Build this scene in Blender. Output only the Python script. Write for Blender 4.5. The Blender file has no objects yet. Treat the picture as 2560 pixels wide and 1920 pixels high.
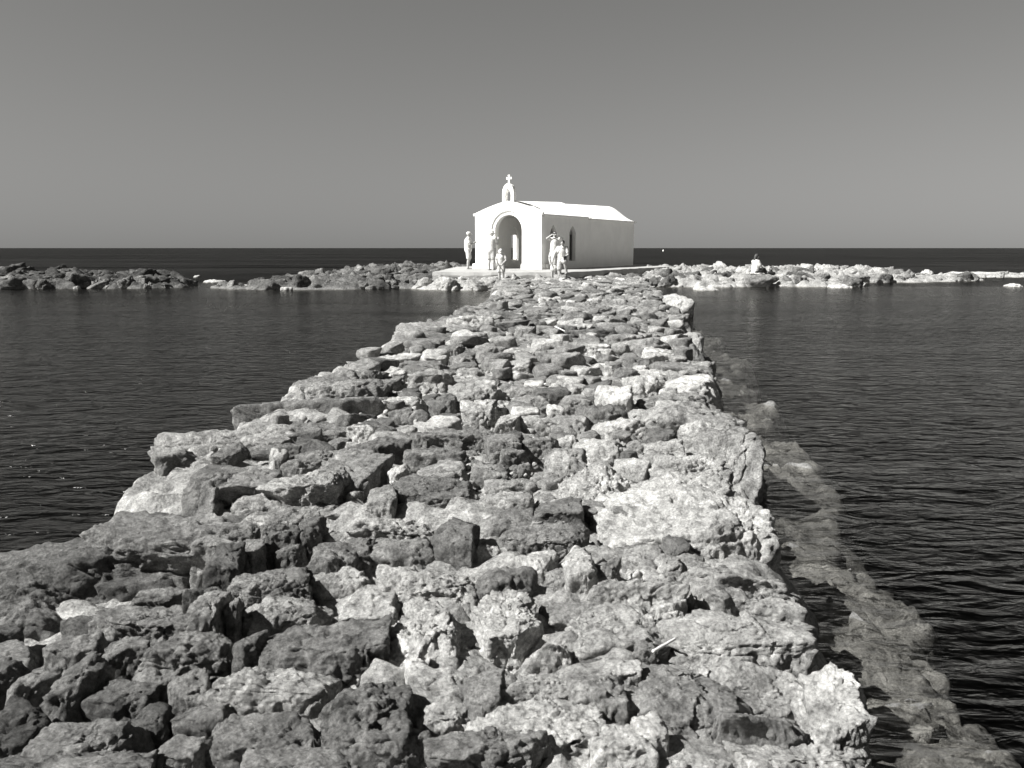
import bpy, bmesh, math, random
import numpy as np
from mathutils import Vector, Matrix

# ------------------------------------------------------------------ camera
CH = 1.65                      # camera height above the water
F = 2071.0                     # focal length in photo pixels (2560 wide)
PITCH = math.atan(340.0 / F)
scene = bpy.context.scene
C = scene.collection
cd = bpy.data.cameras.new('camera'); cam = bpy.data.objects.new('camera', cd); C.objects.link(cam)
cam.location = (0, 0, CH); cam.rotation_euler = (math.pi / 2 - PITCH, 0, 0)
cd.sensor_width = 36.0; cd.lens = F / 2560 * 36.0
cd.clip_start = 0.05; cd.clip_end = 40000
scene.camera = cam

# ------------------------------------------------------------------ light
SUN_EL = math.radians(45)
SUN_H = Vector((-0.94, -0.34, 0)).normalized()
sun_dir = Vector((SUN_H.x * math.cos(SUN_EL), SUN_H.y * math.cos(SUN_EL), math.sin(SUN_EL)))
world = bpy.data.worlds.new('World'); scene.world = world; world.use_nodes = True
wn = world.node_tree.nodes; wl = world.node_tree.links
for n in list(wn): wn.remove(n)
sky = wn.new('ShaderNodeTexSky'); sky.sky_type = 'NISHITA'; sky.sun_disc = False
sky.sun_elevation = SUN_EL; sky.sun_rotation = math.atan2(SUN_H.x, SUN_H.y)
sky.air_density = 1.0; sky.dust_density = 0.15; sky.ozone_density = 1.0; sky.altitude = 0
sepc = wn.new('ShaderNodeSeparateColor')          # black-and-white film: one grey from the sky's red and blue
fr_ = wn.new('ShaderNodeMath'); fr_.operation = 'MULTIPLY'; fr_.inputs[1].default_value = 0.085
fb_ = wn.new('ShaderNodeMath'); fb_.operation = 'MULTIPLY'; fb_.inputs[1].default_value = 0.33
film = wn.new('ShaderNodeMath'); film.operation = 'ADD'
comb = wn.new('ShaderNodeCombineColor')
mg = wn.new('ShaderNodeMath'); mg.operation = 'MULTIPLY'; mg.inputs[1].default_value = 0.992
mb_ = wn.new('ShaderNodeMath'); mb_.operation = 'MULTIPLY'; mb_.inputs[1].default_value = 0.965
bg = wn.new('ShaderNodeBackground'); bg.inputs['Strength'].default_value = 0.05
wo = wn.new('ShaderNodeOutputWorld')
wl.new(sky.outputs[0], sepc.inputs[0])
wl.new(sepc.outputs[0], fr_.inputs[0]); wl.new(sepc.outputs[2], fb_.inputs[0]); wl.new(fr_.outputs[0], film.inputs[0]); wl.new(fb_.outputs[0], film.inputs[1])
wl.new(film.outputs[0], comb.inputs[0]); wl.new(film.outputs[0], mg.inputs[0]); wl.new(film.outputs[0], mb_.inputs[0])
wl.new(mg.outputs[0], comb.inputs[1]); wl.new(mb_.outputs[0], comb.inputs[2])
wl.new(comb.outputs[0], bg.inputs['Color']); wl.new(bg.outputs[0], wo.inputs['Surface'])

sd = bpy.data.lights.new('sun', 'SUN'); sd.energy = 5.0; sd.angle = math.radians(0.5); sd.color = (1.0, 0.992, 0.97)
so = bpy.data.objects.new('sun', sd); C.objects.link(so)
so.rotation_euler = sun_dir.to_track_quat('Z', 'Y').to_euler(); so.location = (-20, -5, 25)
scene.view_settings.view_transform = 'Standard'; scene.view_settings.look = 'None'
scene.view_settings.exposure = 1.25; scene.view_settings.gamma = 1.0
scene.view_settings.use_curve_mapping = False
scene.render.engine = 'CYCLES'
scene.cycles.max_bounces = 6; scene.cycles.transparent_max_bounces = 8

rnd = random.Random(7)

# ------------------------------------------------------------------ pixel helpers
CT, ST = math.cos(PITCH), math.sin(PITCH)
def ray(px, py):
    a = (px - 1280) / F; b = -(py - 960) / F
    return Vector((a, CT + b * ST, -ST + b * CT))
def ground(px, py, z):
    d = ray(px, py); t = (z - CH) / d.z
    return Vector((d.x * t, d.y * t, z))

# ------------------------------------------------------------------ noise (vectorised)
def _h(ix, iy, iz, s):
    with np.errstate(over='ignore'):
        n = (ix.astype(np.uint32) * np.uint32(374761393) + iy.astype(np.uint32) * np.uint32(668265263)
             + iz.astype(np.uint32) * np.uint32(2147483647 - 30) + np.uint32(s * 9781 & 0xffffffff))
        n = (n ^ (n >> np.uint32(13))) * np.uint32(1274126177)
        n = (n ^ (n >> np.uint32(15))) * np.uint32(2246822519)
        n = n ^ (n >> np.uint32(16))
    return n.astype(np.float32) / np.float32(4294967295.0)
def vnoise(P, s=0):
    I = np.floor(P).astype(np.int64); f = (P - I).astype(np.float32)
    f = f * f * f * (f * (f * 6 - 15) + 10)
    x, y, z = I[:, 0], I[:, 1], I[:, 2]
    def c(a, b, d): return _h(x + a, y + b, z + d, s)
    fx, fy, fz = f[:, 0], f[:, 1], f[:, 2]
    x00 = c(0,0,0) * (1-fx) + c(1,0,0) * fx; x10 = c(0,1,0) * (1-fx) + c(1,1,0) * fx
    x01 = c(0,0,1) * (1-fx) + c(1,0,1) * fx; x11 = c(0,1,1) * (1-fx) + c(1,1,1) * fx
    return ((x00 * (1-fy) + x10 * fy) * (1-fz) + (x01 * (1-fy) + x11 * fy) * fz) * 2 - 1
def fbm(P, oct=4, s=0, gain=0.5):
    a = 1.0; t = 0; out = np.zeros(len(P), np.float32); q = P.copy()
    for i in range(oct):
        out += a * vnoise(q, s + i * 17); t += a; a *= gain; q = q * 2.03 + 11.3
    return out / t
def ridged(P, oct=4, s=0):
    a = 1.0; t = 0; out = np.zeros(len(P), np.float32); q = P.copy()
    for i in range(oct):
        out += a * (1 - np.abs(vnoise(q, s + i * 17)) * 1.6); t += a; a *= 0.5; q = q * 2.07 + 7.7
    return out / t
def worley(P, s=0):
    I = np.floor(P).astype(np.int64); best = np.full(len(P), 9.0, np.float32); cid = np.zeros(len(P), np.float32)
    for a in (-1, 0, 1):
        for b in (-1, 0, 1):
            for c in (-1, 0, 1):
                x, y, z = I[:, 0] + a, I[:, 1] + b, I[:, 2] + c
                dx = x + _h(x, y, z, s) - P[:, 0]; dy = y + _h(x, y, z, s + 1) - P[:, 1]; dz = z + _h(x, y, z, s + 2) - P[:, 2]
                d = (dx * dx + dy * dy + dz * dz).astype(np.float32)
                best = np.minimum(best, d)
    return np.sqrt(best)
def facets(P, s=0):
    """chipped planes: every cell tilts its own way"""
    I = np.floor(P).astype(np.int64); best = np.full(len(P), 9.0, np.float32); h = np.zeros(len(P), np.float32)
    for a in (-1, 0, 1):
        for b in (-1, 0, 1):
            for c in (-1, 0, 1):
                x, y, z = I[:, 0] + a, I[:, 1] + b, I[:, 2] + c
                u, v, w = _h(x, y, z, s), _h(x, y, z, s + 1), _h(x, y, z, s + 2)
                dx = P[:, 0] - x - u; dy = P[:, 1] - y - v; dz = P[:, 2] - z - w
                d = (dx * dx + dy * dy + dz * dz).astype(np.float32); k = d < best
                t = (v - .5) * 2 * dx + (w - .5) * 2 * dy + (u - .5) * 2 * dz + (_h(x, y, z, s + 3) - .5) * .7
                h = np.where(k, t, h); best = np.minimum(best, d)
    return h
def smooth(a, b, x):
    t = np.clip((x - a) / (b - a), 0, 1); return t * t * (3 - 2 * t)

# ------------------------------------------------------------------ mesh helpers
def raw_mesh(name, V, T, smooth_=True):
    me = bpy.data.meshes.new(name)
    n = T.shape[1]
    me.vertices.add(len(V)); me.vertices.foreach_set('co', np.ascontiguousarray(V, dtype=np.float32).ravel())
    me.loops.add(T.size); me.loops.foreach_set('vertex_index', np.ascontiguousarray(T, dtype=np.int32).ravel())
    me.polygons.add(len(T)); me.polygons.foreach_set('loop_start', np.arange(0, T.size, n, dtype=np.int32))
    me.polygons.foreach_set('loop_total', np.full(len(T), n, dtype=np.int32))
    me.update(calc_edges=True)
    if smooth_: me.polygons.foreach_set('use_smooth', np.ones(len(T), bool))
    return me
def link(name, me, mat=None, parent=None):
    o = bpy.data.objects.new(name, me); C.objects.link(o)
    if mat is not None and not me.materials: me.materials.append(mat)
    o.parent = parent
    return o
def tag(o, label, cat, group=None):
    o['label'] = label; o['category'] = cat
    if group: o['group'] = group
    return o
def structure(o): o['kind'] = 'structure'; return o
def empty(name, loc=(0, 0, 0), rz=0.0):
    o = bpy.data.objects.new(name, None); C.objects.link(o); o.location = loc; o.rotation_euler = (0, 0, rz)
    o.empty_display_size = 0.2
    return o
def bm_obj(name, bm, mat, parent=None, sm=False):
    bmesh.ops.recalc_face_normals(bm, faces=bm.faces)
    me = bpy.data.meshes.new(name); bm.to_mesh(me); bm.free()
    if sm: me.polygons.foreach_set('use_smooth', np.ones(len(me.polygons), bool))
    return link(name, me, mat, parent)

# ------------------------------------------------------------------ materials (monochrome, slightly warm)
def W(v): return (v, v * 0.992, v * 0.965, 1)
def new_mat(name):
    m = bpy.data.materials.new(name); m.use_nodes = True
    nt = m.node_tree; b = nt.nodes['Principled BSDF']
    return m, nt, b
def noise(nt, scale, detail=6, rough=0.6, vec=None, dist=0.0):
    n = nt.nodes.new('ShaderNodeTexNoise'); n.inputs['Scale'].default_value = scale
    n.inputs['Detail'].default_value = detail; n.inputs['Roughness'].default_value = rough
    n.inputs['Distortion'].default_value = dist
    if vec is not None: nt.links.new(vec, n.inputs['Vector'])
    return n.outputs['Fac']
def ramp(nt, fac, stops):
    r = nt.nodes.new('ShaderNodeValToRGB'); e = r.color_ramp.elements
    while len(e) < len(stops): e.new(0.5)
    for i, (p, v) in enumerate(stops): e[i].position = p; e[i].color = (v, v, v, 1)
    nt.links.new(fac, r.inputs['Fac']); return r.outputs['Color']
def M(nt, op, a, b=None, clamp=False):
    n = nt.nodes.new('ShaderNodeMath'); n.operation = op; n.use_clamp = clamp
    for i, v in enumerate((a, b)):
        if v is None: continue
        if isinstance(v, (int, float)): n.inputs[i].default_value = v
        else: nt.links.new(v, n.inputs[i])
    return n.outputs[0]
def mixv(nt, fac, a, b):           # a + fac*(b-a)
    return M(nt, 'ADD', a, M(nt, 'MULTIPLY', fac, M(nt, 'SUBTRACT', b, a)))
def gray(nt, val):
    c = nt.nodes.new('ShaderNodeCombineColor')
    nt.links.new(val, c.inputs[0]); nt.links.new(M(nt, 'MULTIPLY', val, 0.992), c.inputs[1]); nt.links.new(M(nt, 'MULTIPLY', val, 0.965), c.inputs[2])
    return c.outputs[0]
def bump(nt, b, hgt, strength, dist, prev=None):
    n = nt.nodes.new('ShaderNodeBump'); n.inputs['Strength'].default_value = strength; n.inputs['Distance'].default_value = dist
    nt.links.new(hgt, n.inputs['Height'])
    if prev is not None: nt.links.new(prev, n.inputs['Normal'])
    return n.outputs['Normal']

def rock_material(name, tide=0.0, fine=1.0):
    m, nt, b = new_mat(name)
    geo = nt.nodes.new('ShaderNodeNewGeometry'); pos = geo.outputs['Position']
    oi = nt.nodes.new('ShaderNodeObjectInfo'); sp = nt.nodes.new('ShaderNodeSeparateColor'); nt.links.new(oi.outputs['Color'], sp.inputs[0])
    tone = sp.outputs[0]
    big = noise(nt, 2.6, 7, 0.62, pos, 0.4)
    mid = noise(nt, 17, 8, 0.7, pos)
    speck = noise(nt, 95, 4, 0.7, pos)
    # weathered crust (dark) against freshly bared pale limestone, in patches
    patch = ramp(nt, big, [(0.50, 0.0), (0.66, 1.0)])
    v = mixv(nt, patch, M(nt, 'MULTIPLY', tone, 0.88), M(nt, 'ADD', M(nt, 'MULTIPLY', tone, 1.2), 0.06))
    v = M(nt, 'MULTIPLY', v, ramp(nt, mid, [(0.30, 0.42), (0.5, 1.0), (0.70, 1.6)]))
    v = M(nt, 'MULTIPLY', v, ramp(nt, speck, [(0.3, 0.6), (0.5, 1.0), (0.7, 1.4)]))
    if tide == 0:
        sw = nt.nodes.new('ShaderNodeSeparateXYZ'); nt.links.new(pos, sw.inputs[0])
        wz = M(nt, 'ADD', sw.outputs[2], M(nt, 'MULTIPLY', M(nt, 'SUBTRACT', big, 0.5), -0.25))
        wb = nt.nodes.new('ShaderNodeMapRange'); wb.inputs[1].default_value = 0.10; wb.inputs[2].default_value = 0.03; wb.inputs[3].default_value = 1.0; wb.inputs[4].default_value = 0.62
        nt.links.new(wz, wb.inputs[0]); v = M(nt, 'MULTIPLY', v, wb.outputs[0])
    if tide > 0:
        sx = nt.nodes.new('ShaderNodeSeparateXYZ'); nt.links.new(pos, sx.inputs[0])
        zz = M(nt, 'ADD', sx.outputs[2], M(nt, 'MULTIPLY', M(nt, 'SUBTRACT', big, 0.5), 0.75))
        band = nt.nodes.new('ShaderNodeMapRange'); band.inputs[1].default_value = 0.12; band.inputs[2].default_value = 0.02
        nt.links.new(zz, band.inputs[0])
        v = mixv(nt, M(nt, 'MULTIPLY', band.outputs[0], tide), v, M(nt, 'MULTIPLY', ramp(nt, mid, [(0.3, 0.6), (0.7, 1.1)]), 0.5))
    nt.links.new(gray(nt, v), b.inputs['Base Color'])
    b.inputs['Roughness'].default_value = 0.95
    b.inputs['Specular IOR Level'].default_value = 0.12
    vor = nt.nodes.new('ShaderNodeTexVoronoi'); vor.inputs['Scale'].default_value = 42; vor.inputs['Randomness'].default_value = 1
    nt.links.new(pos, vor.inputs['Vector'])
    pits = ramp(nt, vor.outputs['Distance'], [(0.12, 0.0), (0.45, 1.0)])
    n0 = bump(nt, b, noise(nt, 6.5, 6, 0.6, pos, 0.5), 0.8, 0.07)
    n1 = bump(nt, b, noise(nt, 24, 10, 0.75, pos), 1.0 * fine, 0.030, n0)
    n1 = bump(nt, b, noise(nt, 85, 6, 0.78, pos), 1.0 * fine, 0.020, n1)
    n2 = bump(nt, b, pits, 0.4 * fine, 0.006, n1)
    nt.links.new(n2, b.inputs['Normal'])
    return m
MAT_ROCK = rock_material('weathered_limestone', tide=0.0)
MAT_REEF = rock_material('reef_limestone', tide=0.42)
MAT_DARK_REEF = rock_material('dark_reef_limestone', tide=0.22)

def plain(name, v, rough=0.8, var=0.06, scale=6, bumps=0.0, spec=0.3):
    m, nt, b = new_mat(name)
    geo = nt.nodes.new('ShaderNodeNewGeometry')
    n = noise(nt, scale, 6, 0.6, geo.outputs['Position'])
    val = M(nt, 'MULTIPLY', ramp(nt, n, [(0.3, 1 - var * 2), (0.5, 1.0), (0.7, 1 + var)]), v)
    nt.links.new(gray(nt, val), b.inputs['Base Color'])
    b.inputs['Roughness'].default_value = rough; b.inputs['Specular IOR Level'].default_value = spec
    if bumps: nt.links.new(bump(nt, b, noise(nt, scale * 5, 6, 0.6, geo.outputs['Position']), 0.4, bumps), b.inputs['Normal'])
    return m
MAT_WHITE = plain('whitewashed_plaster', 0.80, 0.9, 0.03, 1.2, 0.012)
def plaster():
    m, nt, b = new_mat('whitewashed_plaster')
    geo = nt.nodes.new('ShaderNodeNewGeometry'); pos = geo.outputs['Position']
    mp = nt.nodes.new('ShaderNodeMapping'); mp.inputs['Scale'].default_value = (2.4, 2.4, 0.4); nt.links.new(pos, mp.inputs['Vector'])
    st = ramp(nt, noise(nt, 1.0, 6, 0.65, mp.outputs[0]), [(0.34, 0.965), (0.45, 1.0)])
    pt = ramp(nt, noise(nt, 1.3, 7, 0.65, pos), [(0.34, 0.93), (0.6, 1.0)])
    v = M(nt, 'MULTIPLY', M(nt, 'MULTIPLY', st, pt), 0.88)
    nt.links.new(gray(nt, v), b.inputs['Base Color']); b.inputs['Roughness'].default_value = 0.9; b.inputs['Specular IOR Level'].default_value = 0.2
    n1 = bump(nt, b, noise(nt, 2.2, 5, 0.6, pos), 0.6, 0.05)
    nt.links.new(bump(nt, b, noise(nt, 22, 6, 0.7, pos), 0.5, 0.012, n1), b.inputs['Normal'])
    return m
MAT_WHITE = plaster()
MAT_CONC = plain('pale_concrete', 0.33, 0.95, 0.12, 2.0, 0.02)
MAT_GLASS = plain('dark_window_glass', 0.03, 0.15, 0.05, 3, 0, 0.5)
MAT_FRAME = plain('grey_window_frame', 0.22, 0.6)
MAT_PANE = plain('frosted_pane', 0.35, 0.5)
MAT_SKIN = plain('skin', 0.34, 0.6, 0.05)
MAT_CLOTH = plain('pale_cotton', 0.56, 0.95, 0.16, 11, 0.02)
MAT_CLOTH2 = plain('light_cotton', 0.40, 0.95, 0.2, 16, 0.02)
MAT_HAIR = plain('dark_hair', 0.04, 0.6, 0.1, 30)
MAT_GREYHAIR = plain('light_hair', 0.16, 0.7, 0.1, 30)
MAT_BLACK = plain('black_plastic', 0.02, 0.4, 0.05)
MAT_STICK = plain('bleached_wood', 0.5, 0.8, 0.15, 30)
MAT_SHOE = plain('sandal_leather', 0.25, 0.7)

# ------------------------------------------------------------------ sea
def sea_material():
    m, nt, b = new_mat('sea_water')
    nt.nodes.remove(b); out = nt.nodes['Material Output']
    geo = nt.nodes.new('ShaderNodeNewGeometry'); pos = geo.outputs['Position']
    def mapped(sx, sy, rot):
        mp = nt.nodes.new('ShaderNodeMapping'); mp.inputs['Scale'].default_value = (sx, sy, 1); mp.inputs['Rotation'].default_value = (0, 0, rot)
        nt.links.new(pos, mp.inputs['Vector']); return mp.outputs[0]
    a = noise(nt, 1.0, 2, 0.5, mapped(2.1, 4.6, 0.16), 0.8)
    c = noise(nt, 1.0, 3, 0.6, mapped(5.5, 12, -0.06), 0.6)
    d = noise(nt, 1.0, 2, 0.5, mapped(0.12, 0.35, 0.2), 0.3)
    n0 = bump(nt, None, d, 1.0, 0.18)
    n1 = bump(nt, None, a, 1.0, 0.085, n0)
    n2 = bump(nt, None, c, 1.0, 0.032, n1)
    sy_ = nt.nodes.new('ShaderNodeSeparateXYZ'); nt.links.new(pos, sy_.inputs[0])
    calm = nt.nodes.new('ShaderNodeMapRange'); calm.inputs[1].default_value = 7; calm.inputs[2].default_value = 30; calm.inputs[3].default_value = 1.0; calm.inputs[4].default_value = 0.9
    nt.links.new(sy_.outputs[1], calm.inputs[0])
    for bn in nt.nodes:
        if bn.bl_idname == 'ShaderNodeBump': nt.links.new(calm.outputs[0], bn.inputs['Strength'])
    gl = nt.nodes.new('ShaderNodeBsdfGlossy'); gl.distribution = 'BECKMANN'; gl.inputs['Roughness'].default_value = 0.17; gl.inputs['Color'].default_value = W(0.95)
    nt.links.new(n2, gl.inputs['Normal'])
    tr = nt.nodes.new('ShaderNodeBsdfTransparent'); tr.inputs['Color'].default_value = W(0.9)
    fr = nt.nodes.new('ShaderNodeFresnel'); fr.inputs['IOR'].default_value = 1.24; nt.links.new(n2, fr.inputs['Normal'])
    # wind-roughened open sea mirrors little of the low sky; the sheltered lagoon more
    sx = nt.nodes.new('ShaderNodeSeparateXYZ'); nt.links.new(pos, sx.inputs[0])
    rng = nt.nodes.new('ShaderNodeMapRange'); rng.inputs[1].default_value = 36; rng.inputs[2].default_value = 44; rng.inputs[3].default_value = 0.8; rng.inputs[4].default_value = 0.19
    nt.links.new(M(nt, 'ADD', sx.outputs[1], M(nt, 'MULTIPLY', d, 6.0)), rng.inputs[0])
    gust = ramp(nt, d, [(0.35, 0.75), (0.65, 1.15)])
    g2 = ramp(nt, noise(nt, 1.0, 4, 0.6, mapped(0.012, 0.11, 0.05), 0.4), [(0.35, 0.55), (0.65, 1.5)])
    cap = M(nt, 'MULTIPLY', M(nt, 'MULTIPLY', rng.outputs[0], gust), g2)
    fac = M(nt, 'MINIMUM', fr.outputs[0], cap)
    mx = nt.nodes.new('ShaderNodeMixShader'); nt.links.new(fac, mx.inputs[0])
    nt.links.new(tr.outputs[0], mx.inputs[1]); nt.links.new(gl.outputs[0], mx.inputs[2])
    nt.links.new(mx.outputs[0], out.inputs['Surface'])
    va = nt.nodes.new('ShaderNodeVolumeAbsorption'); va.inputs['Color'].default_value = (0, 0, 0, 1); va.inputs['Density'].default_value = 1.6
    nt.links.new(va.outputs[0], out.inputs['Volume'])
    return m
MAT_SEA = sea_material()
bm = bmesh.new()
S = 15000
bmesh.ops.create_cube(bm, size=1.0, matrix=Matrix.Translation((0, S * 0.4, -4)) @ Matrix.Diagonal((2 * S, 2 * S, 8, 1)))
structure(bm_obj('sea', bm, MAT_SEA))
MAT_BED = plain('seabed_weed', 0.02, 1.0, 0.2, 1.0)
bm = bmesh.new()
vs = [bm.verts.new(p) for p in ((-S*.9, -S*.5, -4.5), (S*.9, -S*.5, -4.5), (S*.9, S*1.3, -4.5), (-S*.9, S*1.3, -4.5))]
bm.faces.new(vs); structure(bm_obj('seabed', bm, MAT_BED))

# ------------------------------------------------------------------ rock generator
ICO = {}
def ico(level):
    if level not in ICO:
        b = bmesh.new(); bmesh.ops.create_icosphere(b, subdivisions=level, radius=1.0)
        V = np.array([v.co[:] for v in b.verts], np.float32); b.verts.index_update()
        T = np.array([[v.index for v in f.verts] for f in b.faces], np.int32); b.free()
        V /= np.linalg.norm(V, axis=1, keepdims=True); ICO[level] = (V, T)
    return ICO[level]
def rock_verts(level, sx, sy, sz, seed, rough=0.5, block=0.6, flat=0.0, ds=1.0):
    r = np.random.RandomState(seed); D, T = ico(level)
    N = [np.array(a, float) + r.normal(0, 0.17, 3) for a in ((1,0,0),(-1,0,0),(0,1,0),(0,-1,0),(0,0,1),(0,0,-1))]
    dist = list(r.uniform(0.80, 1.05, 6) / (0.75 + 0.25 * block))
    for i in range(9):
        N.append(r.normal(0, 1, 3)); dist.append(r.uniform(0.95, 1.3))
    acc = np.zeros(len(D), np.float32); p = r.uniform(15, 32)
    for n, d in zip(N, dist):
        n = n / np.linalg.norm(n); acc += (np.maximum(D @ n.astype(np.float32), 0) / d) ** p
    rad = np.minimum(acc, 1e9) ** (-1.0 / p)
    s = np.array([sx, sy, sz], np.float32)
    U = D * rad[:, None]
    off = r.uniform(-50, 50, 3).astype(np.float32)
    size = float((sx * sy * sz) ** (1 / 3.0))
    P = U * s
    nrm = D / s; nrm /= np.linalg.norm(nrm, axis=1, keepdims=True)
    Q = P / size + off
    warp = np.stack([vnoise(Q * 2.3, seed + 50), vnoise(Q * 2.3, seed + 51), vnoise(Q * 2.3, seed + 52)], 1) * 0.22
    h = 0.10 * fbm(Q * 0.9, 2, seed) + 0.07 * (ridged(Q * 1.5, 4, seed + 5) - 0.45)
    h += 0.13 * facets((Q + warp) * 1.25, seed + 60) + 0.06 * facets((Q + warp * .6) * 3.1, seed + 70)
    # bedding ledges
    lay = (P[:, 2] / size + 0.25 * vnoise(Q * 0.8, seed + 9)) * r.uniform(2.5, 4.5)
    led = np.abs(lay - np.floor(lay) - 0.5) * 2
    h -= 0.028 * smooth(0.72, 0.98, led) * (r.uniform(0, 1) + 0.2)
    # fracture cracks
    cr = np.abs(vnoise(Q * 0.8 + 31, seed + 21)); h -= 0.13 * (1 - smooth(0.0, 0.045, cr)) * smooth(-0.2, 0.3, vnoise(Q * 0.7 + 5, seed + 23))
    P = P + nrm * (h * size * (min(1.0, 0.30 / size) if flat > 0 else 1.0))[:, None]
    if flat > 0:
        tz = 0.52 * sz; over = P[:, 2] > tz; P[:, 2] = np.where(over, tz + (P[:, 2] - tz) * (1 - flat), P[:, 2])
    G = P * ds + off
    wg = np.stack([fbm(G * 14, 2, seed + 53), fbm(G * 14, 2, seed + 54), fbm(G * 14, 2, seed + 55)], 1) * 0.05
    fine = 0.026 * fbm(G * 9, 5, seed + 2, 0.66) + 0.012 * facets((G + wg) * 13, seed + 80)
    m = 0.85 * smooth(-0.30, 0.30, fbm(Q * 1.1 + 3, 3, seed + 33) + (rough - 0.6) * 1.2)
    w = worley((G + wg) * 13, seed + 3)
    fine -= 0.030 * m * (1 - smooth(0.08, 0.42, w)) * smooth(-.3, .3, vnoise(G * 5, seed + 90))
    if level >= 6:
        fine += 0.009 * m * facets((G + wg) * 34, seed + 84)
        w2 = worley((G + wg) * 36, seed + 6); fine -= 0.014 * m * (1 - smooth(0.10, 0.5, w2))
    fine += 0.014 * m * (fbm(G * 30, 3, seed + 4, 0.7))
    k = min(1.0, size * ds / 0.22) / ds
    P = P + nrm * (fine * k)[:, None]
    lo, hi = np.percentile(P, 1.5, axis=0), np.percentile(P, 98.5, axis=0); lo[:2] = P.min(0)[:2]; hi[:2] = P.max(0)[:2]
    P = (P - (lo + hi) / 2) / ((hi - lo) / 2) * s
    return P, T

def set_tone(o, t):
    a = min(0.50, 0.03 + 0.74 * t ** 1.25); o.color = (a, a, a, 1)

# ------------------------------------------------------------------ causeway
EDGE_R = [(-1, 0.7), (0.5, 0.8), (2.17, 1.08), (2.6, 1.2), (2.92, 1.26), (3.44, 1.36), (3.9, 1.3), (4.44, 1.3), (4.95, 1.5), (6.5, 1.84), (8, 2.05), (10.3, 2.5), (12.8, 2.95), (17.1, 3.55), (23, 4.4), (29, 5.1), (37, 6.0)]
EDGE_L = [(-1, -2.9), (2.5, -2.65), (3.7, -2.4), (4.0, -2.25), (5.6, -2.4), (6.5, -2.2), (8.1, -2.25), (9.8, -2.15), (11.6, -1.9), (14.9, -1.7), (17.9, -1.1), (22, -0.8), (29, -0.5), (33, -0.9), (37, -1.8)]
def lerp_edge(E, y): return np.interp(y, [e[0] for e in E], [e[1] for e in E])
causeway = None
def causeway_base():
    ys = np.geomspace(1.4, 39.0, 500) - 0.4
    xs01 = np.linspace(0, 1, 230)
    yy = np.repeat(ys, len(xs01)); el = lerp_edge(EDGE_L, yy) - 1.9; er = lerp_edge(EDGE_R, yy) + 2.2
    xx = el + (er - el) * np.tile(xs01, len(ys))
    P = np.stack([xx, yy, np.zeros_like(xx)], 1).astype(np.float32)
    wob = 0.22 * fbm(P * 1.3, 3, 3)
    inl = xx - lerp_edge(EDGE_L, yy) + wob; inr = lerp_edge(EDGE_R, yy) - xx + wob
    z = 0.32 - 0.06 * smooth(4.0, 5.5, yy) + 0.05 * fbm(P * 0.6, 2, 8) - 0.16 * smooth(0.3, 1.2, -xx) * (1 - smooth(3.6, 5.0, yy))
    near_r = smooth(-0.06, 0.34, inr); near_l = smooth(-0.05, 0.25, inl)
    z = z * near_r * near_l
    lobe = 0.5 + 0.36 * fbm(np.stack([xx * .3, yy * 1.6, 0 * xx], 1).astype(np.float32), 2, 71) - 0.012 * yy
    lobe = np.maximum(lobe, 0.08)
    z = z - (0.09 + 0.06 * fbm(P * 2.5, 2, 73)) * (1 - near_r) - 1.5 * smooth(0, 0.55, -inr - lobe) - 1.2 * smooth(0.9, 2.1, -inr)
    z = z - 0.5 * (1 - near_l) - 2.6 * smooth(0.0, 1.6, -inl)
    w = worley(P * np.array([4.2, 4.2, 1], np.float32), 5); w2 = worley(P * np.array([11, 11, 1], np.float32), 15)
    fq = facets(P * np.array([5, 5, 1], np.float32), 77)
    far = smooth(11, 18, yy); z = z + far * (0.05 * near_r * near_l + 0.10 * (ridged(P * np.array([1.5, 2.6, 1], np.float32), 5, 61) - .45) + 0.06 * facets(P * np.array([2.2, 3.0, 1], np.float32), 63))
    z = z + 0.06 * (1 - w ** 1.5 * 1.3) + 0.035 * (0.7 - w2) + 0.05 * fbm(P * 7, 5, 41, .65) + 0.035 * fq - 0.02 * (1 - smooth(.1, .45, worley(P * np.array([19, 19, 1], np.float32), 25)))
    P[:, 2] = z
    n = len(xs01); i = np.arange((len(ys) - 1) * n).reshape(len(ys) - 1, n)[:, :-1].ravel()
    return P, np.stack([i, i + 1, i + n + 1, i + n], 1)
P, T = causeway_base()
def sub_mesh(name, P, T):
    used = np.unique(T); rm = np.zeros(len(P), np.int64); rm[used] = np.arange(len(used)); return raw_mesh(name, P[used], rm[T])
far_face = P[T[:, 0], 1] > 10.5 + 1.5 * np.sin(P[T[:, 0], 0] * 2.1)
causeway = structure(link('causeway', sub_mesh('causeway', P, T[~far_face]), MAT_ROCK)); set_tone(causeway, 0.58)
bed = link('rubble_bed', sub_mesh('rubble_bed', P, T[far_face]), MAT_ROCK, causeway); set_tone(bed, 0.34)

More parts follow.
